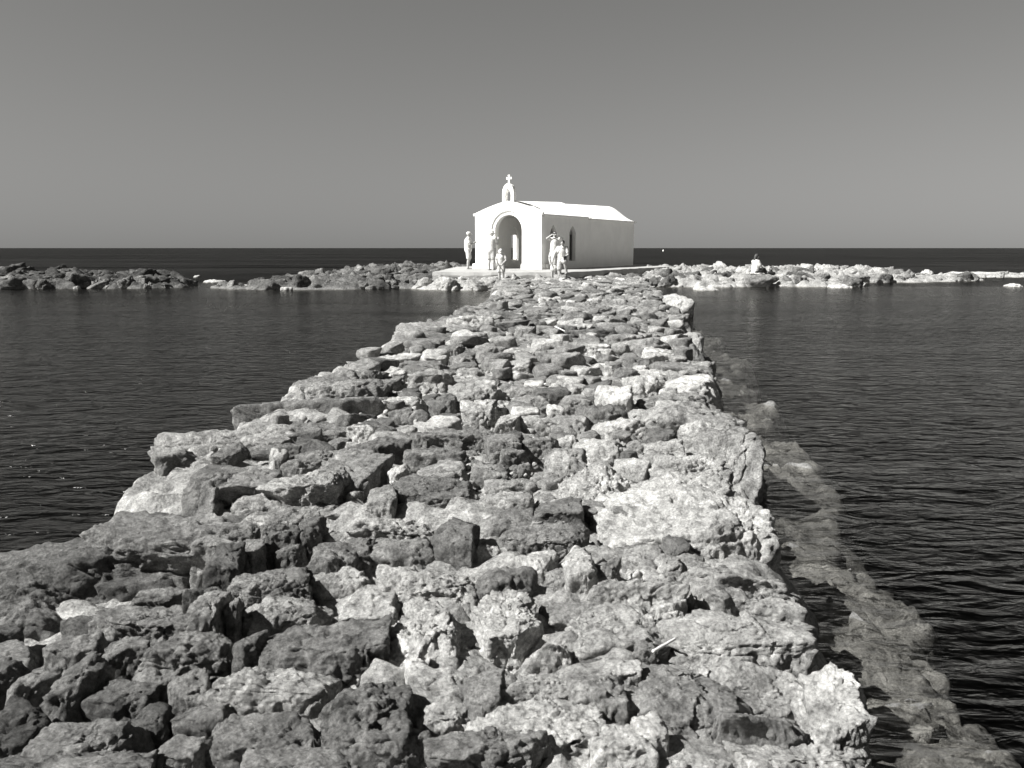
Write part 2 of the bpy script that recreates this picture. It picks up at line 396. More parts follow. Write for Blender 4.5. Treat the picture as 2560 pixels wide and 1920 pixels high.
# boulders seen in the photograph: boxes (x0, y0, x1, y1, tone) per zoomed crop; distance from the ground they stand on
CROPS = {
 'A': (0, 1280, .4069, [(-200,200,1200,640,.3),(-300,640,560,930,.3),(500,0,1530,200,.45),(1190,125,1460,215,.6),(1290,200,1500,400,.25),(1420,165,1630,310,.5),(1630,155,1710,275,.2),(1700,195,1880,290,.4),(1390,340,1900,600,.45),(1870,180,2212,400,.4),(850,440,1120,560,.45),(1145,440,1380,600,.3),(1195,475,1400,740,.65),(1390,540,1470,740,.5),(610,560,1210,780,.5),(1490,480,2000,760,.65),(1960,330,2300,490,.65),(300,740,640,960,.5),(640,760,910,900,.4),(900,700,1480,960,.5),(1450,740,1640,960,.3),(1590,690,2350,1010,.27),(60,930,330,1220,.5),(320,880,640,1290,.4),(580,1000,930,1270,.35),(830,860,1150,1120,.5),(1040,950,1340,1200,.45),(1330,930,2000,1200,.55),(1180,1200,2030,1500,.35),(1920,1000,2560,1500,.35),(-100,1170,250,1540,.2),(250,1260,840,1600,.45),(800,1190,1060,1400,.25),(1050,1180,1400,1400,.35),(970,1380,1330,1600,.5),(-100,900,120,1200,.3),(-150,1480,900,1700,.4),(1460,1480,2212,1650,.45)]),
 'E': (850, 1280, .3858, [(0,10,590,180,.6),(610,40,890,290,.22),(230,140,600,350,.35),(0,160,240,390,.25),(660,170,1110,330,.65),(900,0,1270,160,.3),(1050,75,1610,260,.3),(1260,0,1540,90,.6),(260,335,860,540,.55),(850,340,1250,560,.28),(1160,230,1440,430,.75),(1430,230,1640,520,.65),(1310,360,1530,510,.4),(1810,200,2120,400,.3),(2060,140,2230,290,.2),(1640,310,1800,400,.3),(1600,385,2180,620,.45),(0,470,420,740,.55),(270,560,840,1000,.55),(580,470,930,650,.6),(860,530,1300,1010,.6),(1320,580,1660,800,.35),(1440,600,2080,990,.48),(1200,820,1500,1030,.55),(770,1030,1060,1310,.33),(1020,1030,1480,1230,.5),(1480,1030,1850,1330,.38),(1690,950,1930,1150,.5),(1880,960,2500,1460,.33),(430,1000,800,1250,.72),(520,1240,870,1480,.55),(840,1190,1760,1640,.78),(160,1360,650,1700,.3),(580,1350,1330,1720,.3),(1870,1310,2110,1580,.66),(1600,1380,2000,1659,.7),(1910,830,2060,980,.35),(2050,590,2203,830,.75),(2030,270,2203,450,.45),(-60,1560,200,1720,.45),(1450,1600,1900,1760,.5)]),
 'F': (1600, 1280, .434, [(70,280,900,470,.45),(290,420,900,560,.42),(90,500,290,640,.8),(190,570,1050,850,.5),(270,850,1080,1100,.45),(270,1050,1060,1440,.35),(900,900,1290,1430,.6),(1050,950,1150,1090,.45),(500,1400,1250,1560,.5),(0,1400,560,1560,.6)]),
 'G': (400, 940, .3797, [(940,10,1500,160,.4),(780,100,1320,215,.35),(550,175,1530,430,.35),(620,310,1260,430,.4),(565,375,900,510,.5),(20,490,800,640,.5),(200,620,480,870,.4),(0,690,220,870,.4),(470,600,780,780,.45),(840,490,1090,640,.4),(720,470,840,610,.6),(760,605,1200,830,.6),(1040,500,1450,760,.5),(1210,745,1330,840,.5),(1500,660,2050,900,.33),(510,770,1220,900,.5),(540,860,1050,1000,.45),(1280,400,1640,540,.3),(1640,360,1780,460,.3),(1750,340,2200,460,.4),(1630,470,2010,600,.35),(1410,130,1740,225,.85),(1510,205,1690,310,.3),(1780,140,1970,270,.3),(1650,220,1780,310,.35),(2000,160,2212,300,.7),(1490,570,1660,670,.85),(1690,580,2030,660,.5),(660,970,900,1090,.35),(880,920,1110,1100,.3),(1070,990,1420,1090,.5),(1340,0,1590,100,.4),(1660,0,1880,100,.7),(1900,0,2212,50,.4),(1910,50,2212,170,.55),(1350,740,1560,890,.5),(1230,320,1400,390,.78),(1230,420,1350,500,.9),(1120,400,1260,480,.35)]),
 'H': (1160, 900, .4069, [(20,140,220,240,.5),(280,160,520,225,.35),(500,130,740,225,.5),(740,170,830,240,.4),(820,160,1050,300,.72),(980,90,1180,200,.78),(1050,190,1580,270,.4),(1080,260,1660,400,.4),(1110,60,1520,140,.5),(1130,0,1550,90,.4),(1200,110,1580,220,.75),(0,250,280,370,.65),(280,215,560,300,.4),(510,275,610,340,.6),(560,210,780,290,.4),(690,265,1000,350,.25),(180,340,340,440,.6),(290,335,540,430,.5),(530,340,790,470,.38),(790,345,1100,480,.7),(1090,345,1300,410,.7),(1100,405,1310,520,.22),(350,465,590,560,.35),(130,450,340,590,.35),(220,530,410,620,.3),(500,540,740,720,.4),(560,460,710,560,.72),(690,460,1000,640,.62),(1000,490,1110,580,.35),(1110,500,1370,600,.5),(1320,375,1720,520,.6),(1360,490,1890,860,.4),(1170,580,1640,760,.55),(590,640,1050,880,.74),(1040,670,1640,960,.88),(20,620,260,780,.3),(250,640,430,730,.3),(420,690,590,810,.35),(130,720,430,830,.35),(90,810,410,920,.5),(440,845,730,1010,.28),(720,870,860,980,.35),(840,890,1110,990,.35),(440,940,680,1010,.6),(710,930,1800,1230,.92),(100,920,440,1050,.35),(1250,1060,1840,1240,.9)]),
 'I': (900, 660, .4069, [(100,480,490,570,.35),(210,370,720,470,.4),(550,320,800,385,.65),(80,555,330,605,.7),(410,555,530,600,.7),(470,495,630,555,.3),(720,500,890,570,.4),(860,525,1120,600,.65),(1090,540,1320,620,.35),(1060,460,1280,520,.6),(780,235,900,285,.4),(1100,208,1200,240,.85),(1390,210,1470,235,.85),(1240,260,1310,295,.6),(1610,275,1700,310,.65),(960,385,1090,450,.5),(900,425,950,460,.6),(1310,510,1450,550,.7),(1500,630,1560,665,.95),(1560,630,1700,690,.3),(1630,570,1770,630,.3),(1800,600,2190,690,.4),(1650,640,1990,710,.6),(1740,520,1930,600,.7),(2000,500,2110,560,.3),(1880,170,2020,250,.6),(1900,240,1975,310,.3),(2000,420,2110,480,.6),(300,650,560,737,.5),(0,650,150,737,.35),(150,630,300,700,.7),(270,600,520,680,.35),(600,640,780,700,.5),(720,290,1000,330,.4),(1000,300,1240,340,.38),(1290,370,1420,410,.6),(1230,340,1380,390,.6),(1530,430,1750,480,.4),(1480,360,1700,400,.35),(820,130,1020,160,.35),(860,150,1060,190,.4),(1100,130,1300,170,.35),(1880,310,2040,370,.35),(560,560,720,620,.38),(900,590,1050,650,.5)]),
}
# blocks that stand with their foot low at the water's edge: (foot height, height, least depth)
EDGE_BLOCK = {('G', 2): (.08, .33, .42), ('G', 5): (.10, .25, .32), ('G', 1): (.10, .30, .4), ('A', 0): (.15, .22, .46), ('A', 1): (.08, .24, .45), ('G', 7): (.08, .30, .4), ('I', 0): (.2, .2, .8), ('I', 1): (.2, .2, 1.0), ('H', 31): (.10, .36, .9), ('H', 44): (.32, .14, .7), ('H', 46): (.30, .17, .5)}
boulders = []            # (x, y, half width) footprint for the filler
NROCK = 0; TRIS = 0
VARIANT = {}
def variant(level, i, flat=0.55):
    key = (level, i)
    if key not in VARIANT:
        P, T = rock_verts(level, 1.0, 0.85, flat, 900 + i * 13, 0.6 if i % 2 else 0.35, 0.5 + 0.4 * (i % 3) / 2, 0.35 if i % 2 else 0.65, 0.3)
        VARIANT[key] = raw_mesh('rock', P, T)
    return VARIANT[key]
seed = 100
for ck, (ox, oy, sc, lst) in CROPS.items():
    for idx, (x0, y0, x1, y1, tone) in enumerate(lst):
        seed += 7; tone = min(.97, tone * {'A': .78, 'E': 1.2, 'F': 1.22, 'G': .92, 'H': 1.15, 'I': .95}[ck])
        px0, py0, px1, py1 = ox + x0 * sc, oy + y0 * sc, ox + x1 * sc, oy + y1 * sc
        xc = (px0 + px1) / 2
        dist0 = ground(xc, py1, 0.3).y
        zg = 0.30 + 0.035 * math.sin(seed) + (0.06 if dist0 < 4 else 0.03)
        pf = ground(xc, min(py1, 2050), zg)
        dax = pf.y * CT + (CH - zg) * ST
        w = (px1 - px0) * dax / F
        hr = min(max(0.26 * w, 0.06), 0.16)
        if px1 - px0 > 330: hr = min(hr, 0.13)
        for it in range(6):
            pb = ground(xc, py0, zg + hr * 0.85)
            dep = pb.y - pf.y
            if dep < 0.55 * w: hr *= 0.8
            elif dep > 1.6 * w and hr < 0.2: hr *= 1.12
        dep = min(max(dep, 0.5 * w), 1.7 * w)
        if (ck, idx) in EDGE_BLOCK:
            zg, hr, dmin = EDGE_BLOCK[(ck, idx)]; pf = ground(xc, min(py1, 2050), zg); w = (px1 - px0) * (pf.y * CT + (CH - zg) * ST) / F
            dep = max(dmin, min(1.2 * w, ground(xc, py0, zg + hr * .9).y - pf.y))
        yc = pf.y + dep / 2
        X = pf.x * (yc + 0.25) / (pf.y + 0.25)
        el, er = float(lerp_edge(EDGE_L, yc)), float(lerp_edge(EDGE_R, yc))
        edge = min(X - w / 2 - el, er - X - w / 2)
        bot = zg - (0.22 if edge > 0.25 else 0.75)
        top = zg + hr
        sx, sy, sz = w / 2 * 1.20, dep / 2 * 1.16, (top - bot) / 2
        pix = (px1 - px0) * 0.4
        lv = 6 if pix > 66 else (5 if pix > 20 else 4)
        Pv, Tv = rock_verts(lv, sx, sy, sz, seed, rough=0.08 + 0.85 * tone, block=0.5 + 0.5 * (seed * 37 % 100) / 100, flat=0.32 + 0.38 * (seed * 53 % 100) / 100)
        me = raw_mesh('rock', Pv, Tv); TRIS += len(Tv)
        o = link('rock', me, MAT_ROCK, causeway)
        o.location = (X, yc, (top + bot) / 2)
        rr = random.Random(seed)
        o.rotation_euler = (rr.uniform(-.10, .06), rr.uniform(-.09, .09), rr.uniform(-.16, .16))
        set_tone(o, tone); boulders.append((X, yc, sx, sy)); NROCK += 1
for i in range(8): variant(5, i); variant(4, i); variant(3, i)
for k in VARIANT.values(): k.materials.append(MAT_ROCK)

# filler boulders between them
cand = []
rr = random.Random(5)
for i in range(9000):
    y = 1.2 * (37 / 1.2) ** rr.random()
    el, er = float(lerp_edge(EDGE_L, y)), float(lerp_edge(EDGE_R, y))
    x = rr.uniform(el + (0.55 if y < 6 else 0.35), er - (0.5 if y < 9 else 0.3))
    s = rr.uniform(0.05, 0.19) * (1 + y / 40)
    if y > 9: s = rr.uniform(0.08, 0.42) if rr.random() < .6 else rr.uniform(.08, .2)
    ok = True
    for (bx, by, bw, bd) in boulders:
        if abs(bx - x) < bw * 0.8 + s * 0.8 and abs(by - y) < bd * 0.8 + s * 0.75: ok = False; break
    if not ok: continue
    boulders.append((x, y, s, s * 0.85)); cand.append((x, y, s))
cand.sort(key=lambda c: -c[2] / c[1])
left = max(0, 300 - NROCK - 50)
BINS = {.24: [], .34: [], .46: [], .66: []}          # the many small stones, pooled by how pale they are
def add_stone(V, T, tone):
    b = min(BINS, key=lambda q: abs(q - tone)); BINS[b].append((V, T))
def mesh_arrays(me):
    V = np.empty(len(me.vertices) * 3, np.float32); me.vertices.foreach_get('co', V); return V.reshape(-1, 3)
def spin(V, rx, ry, rz):
    R = np.array(Matrix.Rotation(rz, 3, 'Z') @ Matrix.Rotation(ry, 3, 'Y') @ Matrix.Rotation(rx, 3, 'X'), np.float32)
    return V @ R.T
for i, (x, y, s) in enumerate(cand):
    rz = rr.uniform(-1.3, 1.3) + 3.14 * rr.randrange(2); k = rr.randrange(8); z = 0.29 + rr.uniform(-0.05, 0.08)
    tone = rr.choice([.25, .3, .3, .35, .35, .4, .45, .5, .6, .75] if y < 13 else [.18, .22, .25, .28, .3, .34, .4, .5, .66]); fz = rr.uniform(0.7, 1.3)
    if x < -.4: tone *= .82
    if x < -.5 and y < 4.6: z -= .09
    rx, ry = rr.uniform(-.25, .25), rr.uniform(-.25, .25); sc = (s * 1.15, s, min(s * fz, .17))
    if i < left:
        o = link('rock', variant(5, k), None, causeway)
        o.location = (x, y, z); o.scale = sc; o.rotation_euler = (rx, ry, rz); set_tone(o, tone)
    else:
        L = 4 if s / y > 0.016 else 3
        add_stone(spin(mesh_arrays(variant(L, k)) * np.array(sc, np.float32), rx, ry, rz) + np.array([x, y, z], np.float32), ico(L)[1], tone)
rock_small = [rock_verts(2, 1.0, .8, .7, 7000 + 17 * k, .3, .8)[0] for k in range(6)]
for i in range(900):
    y = 1.6 * (9 / 1.6) ** rr.random(); x = rr.uniform(-.4 if y < 5.2 else float(lerp_edge(EDGE_L, y)) + .4, float(lerp_edge(EDGE_R, y)) - .45); s = rr.uniform(.008, .034)
    add_stone(spin(rock_small[rr.randrange(6)] * s, rr.uniform(-1, 1), rr.uniform(-1, 1), rr.uniform(0, 6)) + np.array([x, y, 0.31 + rr.uniform(-.03, .04)], np.float32), ico(2)[1], rr.uniform(.25, .7))
for tone, lst in BINS.items():
    VV, TT, cnt = [], [], 0
    for V, T in lst: VV.append(V); TT.append(T + cnt); cnt += len(V)
    if VV:
        o = link('small_stones', raw_mesh('small_stones', np.concatenate(VV), np.concatenate(TT)), MAT_ROCK, causeway)
        o['kind'] = 'stuff'; set_tone(o, tone)

# submerged ledge stones along the right-hand side (crop F and display positions)
SUB = [(2110,1680,2280,1790,.55),(2170,1790,2335,1865,.5),(2200,1865,2410,1930,.5),(2270,1700,2490,1860,.35),(2080,1575,2320,1700,.4),(2000,1410,2200,1500,.45),(2030,1490,2250,1550,.35),(1910,1315,2150,1420,.35),(1900,1160,2060,1200,.5),(1880,1110,2020,1150,.55),(1880,1250,1990,1300,.45),(1840,1020,1900,1070,.4),(1790,900,1860,930,.6),(1770,850,1820,880,.65),(1820,960,1890,990,.45),(2150,1560,2330,1640,.35),(1900,1190,2010,1240,.35),(2000,1440,2100,1560,.4),(2040,1560,2130,1660,.4),(2080,1650,2150,1720,.5),(1950,1400,2040,1470,.4),(1880,1300,1950,1380,.4),(2100,1780,2200,1860,.5),(2330,1840,2480,1920,.3)]
for (x0, y0, x1, y1, tone) in SUB:
    for rep_ in range(2):
        seed += 7; q = random.Random(seed)
        a = ground(x0 + (x1 - x0) * q.uniform(.2, .8), y0 + (y1 - y0) * q.uniform(.2, .8), -0.05)
        w = (x1 - x0) * (a.y * CT + 1.7 * ST) / F * q.uniform(.32, .5)
        Pv, Tv = rock_verts(4, w, w * q.uniform(.7, 1.0), 0.26, seed, 0.5, 0.0)
        o = link('rock', raw_mesh('rock', Pv, Tv), MAT_ROCK, causeway)
        top = q.choice([-.03, -.05, -.08, -.12])
        o.location = (a.x, a.y, top - 0.25); o.rotation_euler = (q.uniform(-.15, .15), 0.12, q.uniform(-.4, .4)); set_tone(o, min(.75, tone * 1.6))

# ------------------------------------------------------------------ islets and reefs
def mound(X, Y, segs):
    z = np.full(X.shape, -3.0)
    for (ax, ay, bx, by, r, h) in segs:
        dx, dy = bx - ax, by - ay; t = np.clip(((X - ax) * dx + (Y - ay) * dy) / (dx * dx + dy * dy + 1e-6), 0, 1)
        d = np.hypot(X - ax - t * dx, Y - ay - t * dy)
        q = d / r
        z = np.maximum(z, np.where(q < 1, h * (1 - q ** 2.4), (1 - q) * 1.6))
    return z
def terrain(name, segs, box, step, tone, sd, amp=0.30, mat=None):
    xs = np.arange(box[0], box[1], step); ys = np.arange(box[2], box[3], step * 1.25)
    X, Y = np.meshgrid(xs, ys); X = X.ravel(); Y = Y.ravel()
    P = np.stack([X, Y, np.zeros_like(X)], 1).astype(np.float32)
    wx = 0.7 * fbm(P * 0.55, 3, sd); wy = 0.7 * fbm(P * 0.55, 3, sd + 3)
    z = mound(X + wx, Y + wy, segs)
    k = np.clip(z + 0.5, 0.15, 1)
    z = z * 0.8 + amp * k * (ridged(P * 1.3, 5, sd + 7) - 0.5) + 0.16 * k * facets(P * np.array([2.2, 2.2, 1], np.float32), sd + 9) + 0.18 * k * (0.55 - worley(P * np.array([1.5, 1.5, 1], np.float32), sd)) + 0.10 * k * fbm(P * 5, 3, sd + 2)
    P[:, 2] = z
    n = len(xs); i = np.arange((len(ys) - 1) * n).reshape(len(ys) - 1, n)[:, :-1].ravel()
    keep = np.maximum.reduce([z[i], z[i + 1], z[i + n], z[i + n + 1]]) > -0.5
    i = i[keep]; T = np.stack([i, i + 1, i + n + 1, i + n], 1)
    used = np.unique(T); remap = np.zeros(len(P), np.int64); remap[used] = np.arange(len(used))
    o = structure(link(name, raw_mesh(name, P[used], remap[T]), mat or MAT_REEF)); set_tone(o, tone); return o
REEFMESH = {}
def reef_variant(level, i, dark=False):
    if (level, i, dark) not in REEFMESH:
        P, T = rock_verts(level, 1.0, 0.85, 0.7, 4000 + i * 31, 0.8, 0.7, 0.0, 0.3)
        me = raw_mesh('rock', P, T); me.materials.append(MAT_DARK_REEF if dark else MAT_REEF); REEFMESH[(level, i, dark)] = me
    return REEFMESH[(level, i, dark)]
def scatter(parent, segs, box, n, smin, smax, tonefn, sd, zmin=-0.15, avoid=None, zoff=0.0, dark=False):
    q = random.Random(sd); k = 0; tries = 0
    while k < n and tries < n * 60:
        tries += 1
        x, y = q.uniform(box[0], box[1]), q.uniform(box[2], box[3])
        z = float(mound(np.array([x]), np.array([y]), segs)[0])
        if z < zmin: continue
        if avoid and avoid(x, y): continue
        s = smin + (smax - smin) * q.random() ** 2
        o = link('rock', reef_variant(4, q.randrange(9), dark), None, parent)
        o.location = (x, y, z * 0.72 + zoff - 0.05 * s); o.rotation_euler = (q.uniform(-.4, .4), q.uniform(-.4, .4), q.uniform(0, 6.28))
        o.scale = (s * q.uniform(.8, 1.3), s * q.uniform(.8, 1.2), s * q.uniform(.7, 1.15))
        set_tone(o, max(0.05, tonefn(x, y) + q.uniform(-.1, .14))); k += 1
PLAT = [(-3.3, 34.9), (-1.2, 34.5), (2.15, 34.3), (5.4, 39.9), (9.1, 46.2), (6.0, 52.5), (-2.9, 46.5)]
def in_poly(x, y, poly=PLAT, grow=0.0):
    c = False; j = len(poly) - 1
    for i in range(len(poly)):
        xi, yi = poly[i]; xj, yj = poly[j]
        if (yi > y) != (yj > y) and x < (xj - xi) * (y - yi) / (yj - yi) + xi: c = not c
        j = i
    return c
def near_plat(x, y):
    return in_poly(x, y) or in_poly(x + .25, y + .3) or in_poly(x - .25, y + .3)

SEG_W = [(-34, 37.5, -21, 36.3, 2.0, .5), (-21, 36.3, -15.6, 36.0, 1.5, .48), (-17.8, 37.4, -15.6, 36.9, 1.1, .58), (-24, 38, -19, 37.8, 1.6, .62)]
isl = terrain('rocky_islet', SEG_W, (-36, -12.5, 32, 41), 0.10, 0.07, 11, 0.40, MAT_DARK_REEF)
scatter(isl, SEG_W, (-25, -14.5, 34, 40), 260, 0.12, 0.6, lambda x, y: 0.05 if y > 35.6 else 0.17, 21, -0.1, None, 0.0, True)
SEG_M = [(-12.2, 34.6, -10.6, 34.6, 0.5, .12), (-9.6, 34.8, -3.2, 36.0, 1.4, .36), (-8.5, 37.5, -3.4, 41, 2.2, .55), (-6.8, 41.5, -2.6, 46, 2.8, .82), (-3.5, 35.5, -2.4, 36, 1.3, .45)]
mid = terrain('rocky_shore', SEG_M, (-14.0, -1.0, 32, 51), 0.10, 0.14, 12, 0.38, MAT_DARK_REEF)
scatter(mid, SEG_M, (-12.4, -2.4, 33.6, 48), 290, 0.11, 0.5, lambda x, y: 0.13, 22, -0.1, near_plat, 0.0, True)
SEG_C = [(-1.5, 37, 3.5, 38.5, 3.2, .40), (0.5, 42, 5, 47, 4.6, .42), (-1.9, 34.6, 2.5, 34.2, 1.8, .42), (2.6, 35.2, 8.8, 45, 1.1, .30)]
cen = terrain('chapel_islet', SEG_C, (-6, 11, 31, 53), 0.12, 0.45, 13, 0.12)
scatter(cen, SEG_C, (-3.8, 9.6, 32.4, 46), 190, 0.15, 0.45, lambda x, y: 0.22 if x > 2.6 else 0.4, 23, 0.0, lambda x, y: in_poly(x, y) or (x < 3 and y > 35), 0.02)
SEG_R = [(7.5, 46, 19, 47.5, 3.2, .64), (20, 47.5, 34, 50, 1.3, .07), (6.5, 38.6, 14, 39.2, 2.3, .42), (14, 40.5, 23, 43.5, 1.4, .2), (8.0, 43, 18, 43.5, 3.0, .52), (6.9, 37.0, 14.5, 37.3, 1.1, .34)]
ree = terrain('rocky_reef', SEG_R, (4.5, 38, 33, 54), 0.10, 0.42, 14, 0.42)
def tone_r(x, y): return 0.40 if y > 43 + (x - 10) * 0.12 else 0.16
scatter(ree, SEG_R, (5, 34, 35.5, 51), 295, 0.12, 0.5, tone_r, 24, -0.1, near_plat)
# flat pale shelves awash at the reef's foot
for (x0, x1, y) in [(1830,1960,712),(1960,2075,705),(1700,1830,714),(2010,2140,712),(2080,2130,716),(2270,2345,698),(2345,2440,696),(2400,2560,684),(2145,2160,711),(2520,2545,713),(1740,1800,722)]:
    a = ground((x0 + x1) / 2, y, 0.05); w = (x1 - x0) * a.y / F; seed += 3
    Pv, Tv = rock_verts(4, w * .55, max(.5, w * .35), 0.22, seed, .6, .4)
    me = raw_mesh('rock', Pv, Tv); o = link('rock', me, MAT_REEF, ree); o.location = (a.x, a.y + w * .2, -0.10); set_tone(o, .6)
for (x0, x1, y, par) in [(0,90,712,isl),(100,160,714,isl),(185,200,719,isl),(505,560,703,mid),(540,640,717,mid),(700,730,722,mid),(985,1000,716,mid),(482,497,691,mid)]:
    a = ground((x0 + x1) / 2, y, 0.05); w = (x1 - x0) * a.y / F; seed += 3
    Pv, Tv = rock_verts(4, w * .55, max(.15, w * .35), 0.2, seed, .6, .4)
    me = raw_mesh('rock', Pv, Tv); o = link('rock', me, MAT_REEF, par); o.location = (a.x, a.y + w * .2, -0.09); set_tone(o, .55)

# ------------------------------------------------------------------ platform
PZ = 0.66
bm = bmesh.new()
top = []
for i, (x, y) in enumerate(PLAT):
    x2, y2 = PLAT[(i + 1) % len(PLAT)]
    n = max(2, int(math.hypot(x2 - x, y2 - y) / 0.35))
    for k in range(n):
        t = k / n; j = 0.035
        top.append((x + (x2 - x) * t + rnd.uniform(-j, j), y + (y2 - y) * t + rnd.uniform(-j, j)))
cx, cy = 2.2, 42
va = [bm.verts.new((x, y, PZ + rnd.uniform(-.012, .008))) for x, y in top]
vb = [bm.verts.new((x + (x - cx) * .004, y + (y - cy) * .004, PZ - 0.13 + rnd.uniform(-.03, .03))) for x, y in top]
vc = [bm.verts.new((cx + (x - cx) * .985, cy + (y - cy) * .985, -0.4)) for x, y in top]
bm.faces.new(va)
for i in range(len(va)):
    j = (i + 1) % len(va)
    bm.faces.new((va[i], va[j], vb[j], vb[i])); bm.faces.new((vb[i], vb[j], vc[j], vc[i]))
platform = structure(bm_obj('paved_terrace', bm, MAT_CONC))

# ------------------------------------------------------------------ chapel (local u along the front, v along the axis, z up)
chapel = empty('chapel', (-0.207, 39.95, PZ - 0.004), math.radians(-31))
tag(chapel, 'small whitewashed chapel with arched porch and bell arch at the end of the causeway', 'chapel')
HW = 1.84; EAVE = 2.55; RIDGE = 3.15
def gable(u):
    t = min(1.0, abs(u) / HW)
    if u > 0: return EAVE + .035 + .59 * (0.5 + 0.5 * math.cos(math.pi * t))
    return EAVE + (RIDGE - EAVE + .025) * (1 - 0.85 * t ** 1.35)
def cosr(u, rise=0.60, base=EAVE, hw=HW):
    t = min(1.0, abs(u) / hw); return base + rise * (0.5 + 0.5 * math.cos(math.pi * t))
def wall_bm(us, topf, openings, v0, v1, zb=0.0, axis='u', at=0.0):
    """wall sheet of thickness v0..v1 over sample positions us; openings = (u0, u1, sill, headf)"""
    bm = bmesh.new(); us = sorted(set([round(u, 5) for u in us] + [round(e, 5) for o in openings for e in o[:2]]))
    def P(u, v, z): return bm.verts.new((u, v, z) if axis == 'u' else (v, u, z))
    def quad(a, b, c, d): bm.faces.new([P(*a), P(*b), P(*c), P(*d)])
    for a, b in zip(us[:-1], us[1:]):
        m = (a + b) / 2; spans = [(zb, zb, None, None)]
        op = [o for o in openings if o[0] < m < o[1]]
        iv = []
        if op:
            o = op[0]
            if o[2] > zb + 1e-4: iv.append((zb, zb, o[2], o[2], False, True))
            iv.append((o[3](a), o[3](b), topf(a), topf(b), True, True))
        else: iv.append((zb, zb, topf(a), topf(b), False, True))
        for (ba, bb, ta, tb, fb, ft) in iv:
            quad((a, v0, ba), (b, v0, bb), (b, v0, tb), (a, v0, ta))
            quad((a, v1, ba), (b, v1, bb), (b, v1, tb), (a, v1, ta))
            quad((a, v0, ta), (b, v0, tb), (b, v1, tb), (a, v1, ta))
            quad((a, v0, ba), (b, v0, bb), (b, v1, bb), (a, v1, ba))
    for e in (us[0], us[-1]):
        quad((e, v0, zb), (e, v1, zb), (e, v1, topf(e)), (e, v0, topf(e)))
    for (u0, u1, sill, head) in openings:
        for e in (u0, u1):
            if head(e) > sill + 1e-4: quad((e, v0, sill), (e, v1, sill), (e, v1, head(e)), (e, v0, head(e)))
    bmesh.ops.remove_doubles(bm, verts=bm.verts, dist=1e-4)
    return bm
lin = lambda a, b, n: [a + (b - a) * i / n for i in range(n + 1)]
SPR = 1.80
def round_head(r, spr=SPR): return lambda u: spr + math.sqrt(max(0, r * r - u * u))
def point_head(c, hw, spr, rise):
    def f(u):
        t = min(1, abs(u - c) / hw); return spr + rise * (1 - t ** 1.5) if t < 1 else spr
    return f
US = lin(-HW, HW, 60) + [0.94 * math.sin(a) for a in lin(-1.57, 1.57, 40)]
bm_obj('front_wall', wall_bm(US, gable, [(-.93, .93, 0.0, round_head(.93))], 0.0, 0.06), MAT_WHITE, chapel)
US = lin(-HW + .01, HW - .01, 50) + [0.76 * math.sin(a) for a in lin(-1.57, 1.57, 40)]
bm_obj('arch_surround', wall_bm(US, lambda u: min(gable(u), cosr(u)) - 0.1, [(-.75, .75, 0.0, round_head(.75))], 0.063, 0.36), MAT_WHITE, chapel)
WIN = [(1.19, .30), (3.21, .34)]
def side_openings(): return [(c - h, c + h, 0.36, point_head(c, h, 1.72, 0.36)) for c, h in WIN]
VS = lin(.363, 4.93, 20) + [c + h * math.sin(a) for c, h in WIN for a in lin(-1.57, 1.57, 16)]
flat_top = lambda z: (lambda u: z)
for sgn in (-1, 1):
    w = bm_obj('side_wall', wall_bm(VS, flat_top(EAVE - .02), side_openings(), sgn * (HW - .02), sgn * (HW - .32), 0, 'v'), MAT_WHITE, chapel)
    bm_obj('side_wall', wall_bm(lin(4.933, 11.05, 4), flat_top(EAVE - .07), [], sgn * (HW - .05), sgn * (HW - .32), 0, 'v'), MAT_WHITE, chapel)
    for c, h in WIN:
        win = bm_obj('window', wall_bm([c - h + .001, c - h + .05, c + h - .05, c + h - .001] + lin(c - h + .01, c + h - .01, 14), lambda u, c=c, h=h: point_head(c, h, 1.71, .355)(u),
                     [(c - h + .06, c + h - .06, 0.42, flat_top(1.66))], sgn * (HW - .20), sgn * (HW - .25), 0.362, 'v'), MAT_FRAME if sgn > 0 else MAT_WHITE, chapel)
        if sgn > 0:
            b = bmesh.new(); v = [b.verts.new((sgn * (HW - .225), c + a * (h - .055), z)) for a, z in ((-1, .415), (1, .415), (1, 1.665), (-1, 1.665))]
            b.faces.new(v); bm_obj('pane', b, MAT_GLASS, win)
            b = bmesh.new()
            bmesh.ops.create_cube(b, size=1, matrix=Matrix.Translation((sgn * (HW - .21), c, 1.04)) @ Matrix.Diagonal((.03, .04, 1.24, 1)))
            bm_obj('mullion', b, MAT_FRAME, win)
bm_obj('inner_wall', wall_bm(lin(-HW + .33, HW - .33, 30) + [0.5 * math.sin(a) for a in lin(-1.57, 1.57, 24)], lambda u: gable(u) - .1, [(-.5, .5, 0.0, round_head(.5, 1.6))], 4.6, 4.9), MAT_WHITE, chapel)
b = bmesh.new()
bmesh.ops.create_cube(b, size=1, matrix=Matrix.Translation((0, 4.75, 1.05)) @ Matrix.Diagonal((.98, .06, 2.08, 1)))
bm_obj('door', b, MAT_FRAME, chapel)
bm_obj('back_wall', wall_bm(lin(-HW + .33, HW - .33, 40), lambda u: cosr(u, .84, EAVE - .12), [], 10.78, 11.04), MAT_WHITE, chapel)
